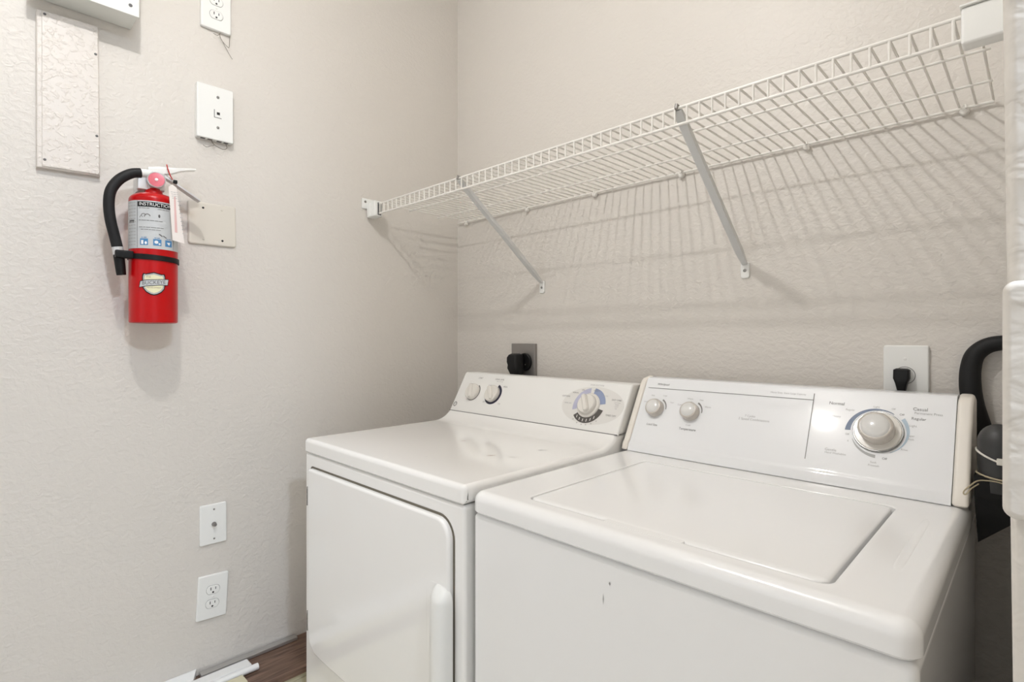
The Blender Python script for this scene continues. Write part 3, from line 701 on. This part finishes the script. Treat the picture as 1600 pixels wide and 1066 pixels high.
# valve, gauge, handles
vx, vz = ax, z0+.340
finish('collar', lathe(B(), [(.0200, 0), (.0205, .006), (.0180, .012), (.0150, .014)], (ax, ay, z0+.326), n=28), M_red, fe)
valve = finish('valve', box(B(), ax-.013, ax+.013, ay-.0150, ay+.0230, vz-.002, vz+.046, .004, 2), M_chrome, fe)
finish('valve_shoulder', box(B(), ax-.010, ax+.010, ay-.036, ay-.012, vz-.004, vz+.030, .003, 2), M_chrome, valve)
gd = Vector((ca_.x, ca_.y, 0)); gc = Vector((ax, ay, 0))+gd*.020+Vector((cr_.x, cr_.y, 0))*.006; gc.z = 1.5975
g = finish('gauge', lathe(B(), [(.0175, 0), (.0200, .003), (.0200, .0085), (.0182, .0095), (.0176, .0085)], gc, gd, 28), M_chrome, fe)
finish('gauge_face', lathe(B(), [(.0176, .0082), (.0174, .0090), (.012, .0094), (.002, .0095)], gc, gd, 28), M_gauge, g)
finish('gauge_needle', lathe(B(), [(.0040, .0094), (.0032, .0110), (.001, .0115)], gc, gd, 14), M_white, g)
def bar(sec, m, name, parent):     # sec: list of (y, z, half_width_x, half_thick)
    L = []
    for y, z, w, h in sec: L.append([(ax+w*c, y, z+h*d) for c, d in ((-1, -1), (1, -1), (1, .4), (.7, 1), (-.7, 1), (-1, .4))])
    return finish(name, loft(B(), L), m, parent)
bar([(-1.0800, 1.6235, .012, .008), (-1.055, 1.6275, .0125, .010), (-1.030, 1.6325, .0125, .008), (-1.010, 1.6395, .012, .0045), (-.990, 1.6450, .011, .0028), (-.972, 1.6485, .010, .0022)], M_plate, 'carry_handle', fe)
bar([(-1.044, 1.6170, .010, .005), (-1.030, 1.6090, .0105, .0040), (-1.010, 1.5960, .0115, .0030), (-.985, 1.5810, .0125, .0030), (-.962, 1.5675, .012, .0030)], M_chrome, 'squeeze_lever', fe)
finish('pull_pin', tube(B(), [(ax+.016, -1.041, 1.6440), (ax+.018, -1.038, 1.6300), (ax+.018, -1.034, 1.6180), (ax+.016, -1.028, 1.6080)], .0014, 6), M_red, fe)
finish('tamper_seal', box(B(), ax+.012, ax+.020, -1.0270, -1.0170, 1.5990, 1.6080, .002, 2), M_black, fe)
# hose
hx = .0850
hp = spline([(hx-.004, -1.0790, 1.6135), (hx, -1.0960, 1.6120), (hx, -1.1160, 1.6060), (hx, -1.1400, 1.5860), (hx, -1.1560, 1.5570), (hx, -1.1600, 1.5240), (hx, -1.1570, 1.4860), (hx, -1.1490, 1.4480), (hx, -1.1425, 1.4170)], 6)
finish('hose', tube(B(), hp[6:], .0118, 16), M_rubber, fe)
finish('hose_fitting', tube(B(), [(hx-.004, -1.0760, 1.6142), (hx-.001, -1.0860, 1.6135), (hx, -1.1000, 1.6118)], .0105, 16), M_plate, fe)
finish('hose_ferrule', tube(B(), [(hx, -1.1432, 1.4210), (hx, -1.1405, 1.4030)], .0120, 16), M_chrome, fe)
finish('nozzle', tube(B(), [(hx, -1.1408, 1.4050), (hx, -1.1400, 1.3990), (hx, -1.1360, 1.3600), (hx, -1.1352, 1.3535)], .011, 16, radii=[.0105, .0118, .0105, .0100]), M_black, fe)
finish('wall_hook', box(B(), .0008, ax-.012, ay-.030, ay-.004, 1.574, 1.612, .002, 2), M_chrome, fe)
# tag on its string
tg = thing('inspection_tag', (.11, -1.03, 1.44), 'pale paper inspection tag hanging from the fire extinguisher lever', 'tag')
tc = [(-1.0470, 1.5780), (-1.0385, 1.5850), (-1.0290, 1.5790), (-1.0110, 1.4400), (-1.0380, 1.4450)]
def ftag(u, v, w=0): return (.1330+w+(u+1.03)*-.10, u, v)
b = B(); loft(b, [[ftag(u, v, w) for u, v in tc] for w in (0, .0006)]); pap = finish('paper', b, M_tagm, tg, smooth=False)
b = B(); flat(b, [(-1.0350, 1.555), (-1.0315, 1.555), (-1.0270, 1.465), (-1.0330, 1.466)], lambda u, v: ftag(u, v, .0010)); finish('printed_stripe', b, M_tagp, pap, smooth=False)
b = B()
for k in range(4): dashes(lambda a, c: ftag(a, c, .0010), -1.0420+.001*k, 1.5660-.0050*k, (.004, .006, .003), .0012, b)
for k in range(9): dashes(lambda a, c: ftag(a, c, .0010), -1.0270+.0016*k*.9, 1.5450-.0100*k, (.003, .002), .0016, b)
finish('small_print', b, M_ink2, pap, smooth=False)
finish('string', tube(B(), spline([(.131, -1.0385, 1.5800), (.120, -1.0340, 1.5950), (.100, -1.0280, 1.6060), (.091, -1.024, 1.6060)], 5), .0007, 6), M_thin, tg)

# ------------------------------------------------------------------ low box with plank top and trim offcuts, between wall and dryer
ZB = .2495
t = thing('low_box', (.09, -1.0, 0), 'low cream box with a brown wood-grain top between the wall and the dryer', 'box')
bd = finish('body', box(B(), .001, .166, -1.58, -.44, 0, .2330, .002, 2), M_creamb, t)
finish('side_panel', box(B(), .1658, .1700, -1.55, -.47, .03, .2160, .0015, 2), M_creamb, t)
finish('plank_top', box(B(), .001, .1785, -1.60, -.42, .2335, ZB, .0012, 2), M_wood, t)
tag(finish('metal_strip', box(B(), .0060, .0290, -.9440, -.6720, ZB+.0004, ZB+.0110, .0025, 2), M_strip, origin=(.014, -.8, ZB)),
    'grey metal trim strip lying along the wall on the wood-grain top', 'trim strip')
b = B(); loft(b, [[(x, y0, z) for x, z in ((.0012, ZB+.0004), (.034, ZB+.0004), (.030, ZB+.009), (.006, ZB+.020), (.0012, ZB+.020))] for y0 in (-1.56,)]+[[(x, y1, z) for x, z, y1 in ((.0012, ZB+.0004, -.9490), (.034, ZB+.0004, -.9660), (.030, ZB+.009, -.9640), (.006, ZB+.020, -.9510), (.0012, ZB+.020, -.9490))]])
tag(finish('trim_offcut', b, M_trim, smooth=False, origin=(.015, -1.2, ZB)), 'white trim offcut with a mitred end lying against the wall', 'trim strip')
tag(finish('trim_offcut', box(B(), .0375, .0760, -1.50, -.8260, ZB+.0004, ZB+.0130, .004, 3), M_trim, origin=(.056, -1.1, ZB)), 'wide flat white trim board on the wood-grain top beside the metal strip', 'trim strip')
tag(finish('trim_offcut', tube(B(), [(.0930, -1.45, ZB+.0095), (.0930, -.8160, ZB+.0095)], .009, 14), M_trim, origin=(.093, -1.1, ZB)), 'thin round white trim rod beside the wide white board', 'trim strip')
tag(finish('trim_offcut', box(B(), .1060, .1480, -1.40, -.8620, ZB+.0004, ZB+.0125, .003, 2), M_creamb, origin=(.125, -1.1, ZB)), 'cream trim offcut nearest the edge of the wood-grain top', 'trim strip')

# ------------------------------------------------------------------ black hose beside the washer
t = thing('vacuum_hose', (1.64, -.12, .55), 'black looped hose with a grey rounded cap tied beside the washer', 'hose')
hb = -.022
pts = spline([(1.668, -.024, 1.190), (1.645, -.023, 1.192), (1.618, hb, 1.186), (1.599, hb, 1.168), (1.5920, hb, 1.140), (1.5915, hb, 1.105), (1.596, hb, 1.070), (1.606, hb, 1.030), (1.617, hb, .99), (1.625, hb, .94)], 7)
finish('hose', tube(B(), pts, .0145, 16, radii=[.0130+.0045*min(1, k/35) for k in range(len(pts))]), M_rubber, t)
cx, cyy = 1.6390, -.1600
prof = [(.0270, -.075), (.0280, -.040), (.0290, -.010), (.0290, .005)]
for k in range(1, 9):
    a = PI/2*k/8; prof.append((.0290*math.cos(a)+.0006, .005+.035*math.sin(a)))
cap = finish('cap', lathe(B(), prof, (cx, cyy, 1.0130), n=28), M_grub, t)
L = []
for dz0, dz1, x0, x1, y0, y1 in ((.965, .965, 1.6075, 1.6700, -.185, -.130), (.93, .93, 1.6080, 1.6705, -.185, -.130), (.850, .905, 1.6130, 1.6710, -.183, -.132)):
    L.append([(x0, y0, dz0), (x1, y0, dz1), (x1, y1, dz1), (x0, y1, dz0)])
finish('wand', loft(B(), L), M_black, t, smooth=False)
def wrap(z, tilt, m, name, rad=.0016, rr_=.0298):
    pts = [(cx+rr_*math.cos(2*PI*k/32), cyy+rr_*math.sin(2*PI*k/32), z+tilt*math.cos(2*PI*k/32+.3)) for k in range(33)]
    return finish(name, tube(B(), pts, rad, 6), m, t)
wrap(.9960, -.012, M_tie, 'zip_tie', .0018)
finish('tie_head', box(B(), cx-.002, cx+.007, cyy-.0345, cyy-.0275, .9880, .9990, .0015, 2), M_tie, t)
finish('tie_tail', tube(B(), [(cx+.004, cyy-.032, .993), (cx+.014, cyy-.030, .981), (cx+.022, cyy-.022, .970)], .0016, 6), M_tie, t)
wrap(.9640, -.004, M_twine, 'twine')
finish('twine_loop', tube(B(), spline([(cx+.024, cyy-.024, .915), (cx+.019, cyy-.0285, .942), (cx+.006, cyy-.0320, .9580), (1.6170, -.2050, .9610), (1.6050, -.2240, .9530), (1.5980, -.2260, .9440), (1.5975, -.2268, .9390), (1.6010, -.2262, .9395), (1.6070, -.2230, .9490), (1.6150, -.2060, .9550)], 6), .0011, 6), M_twine, t)
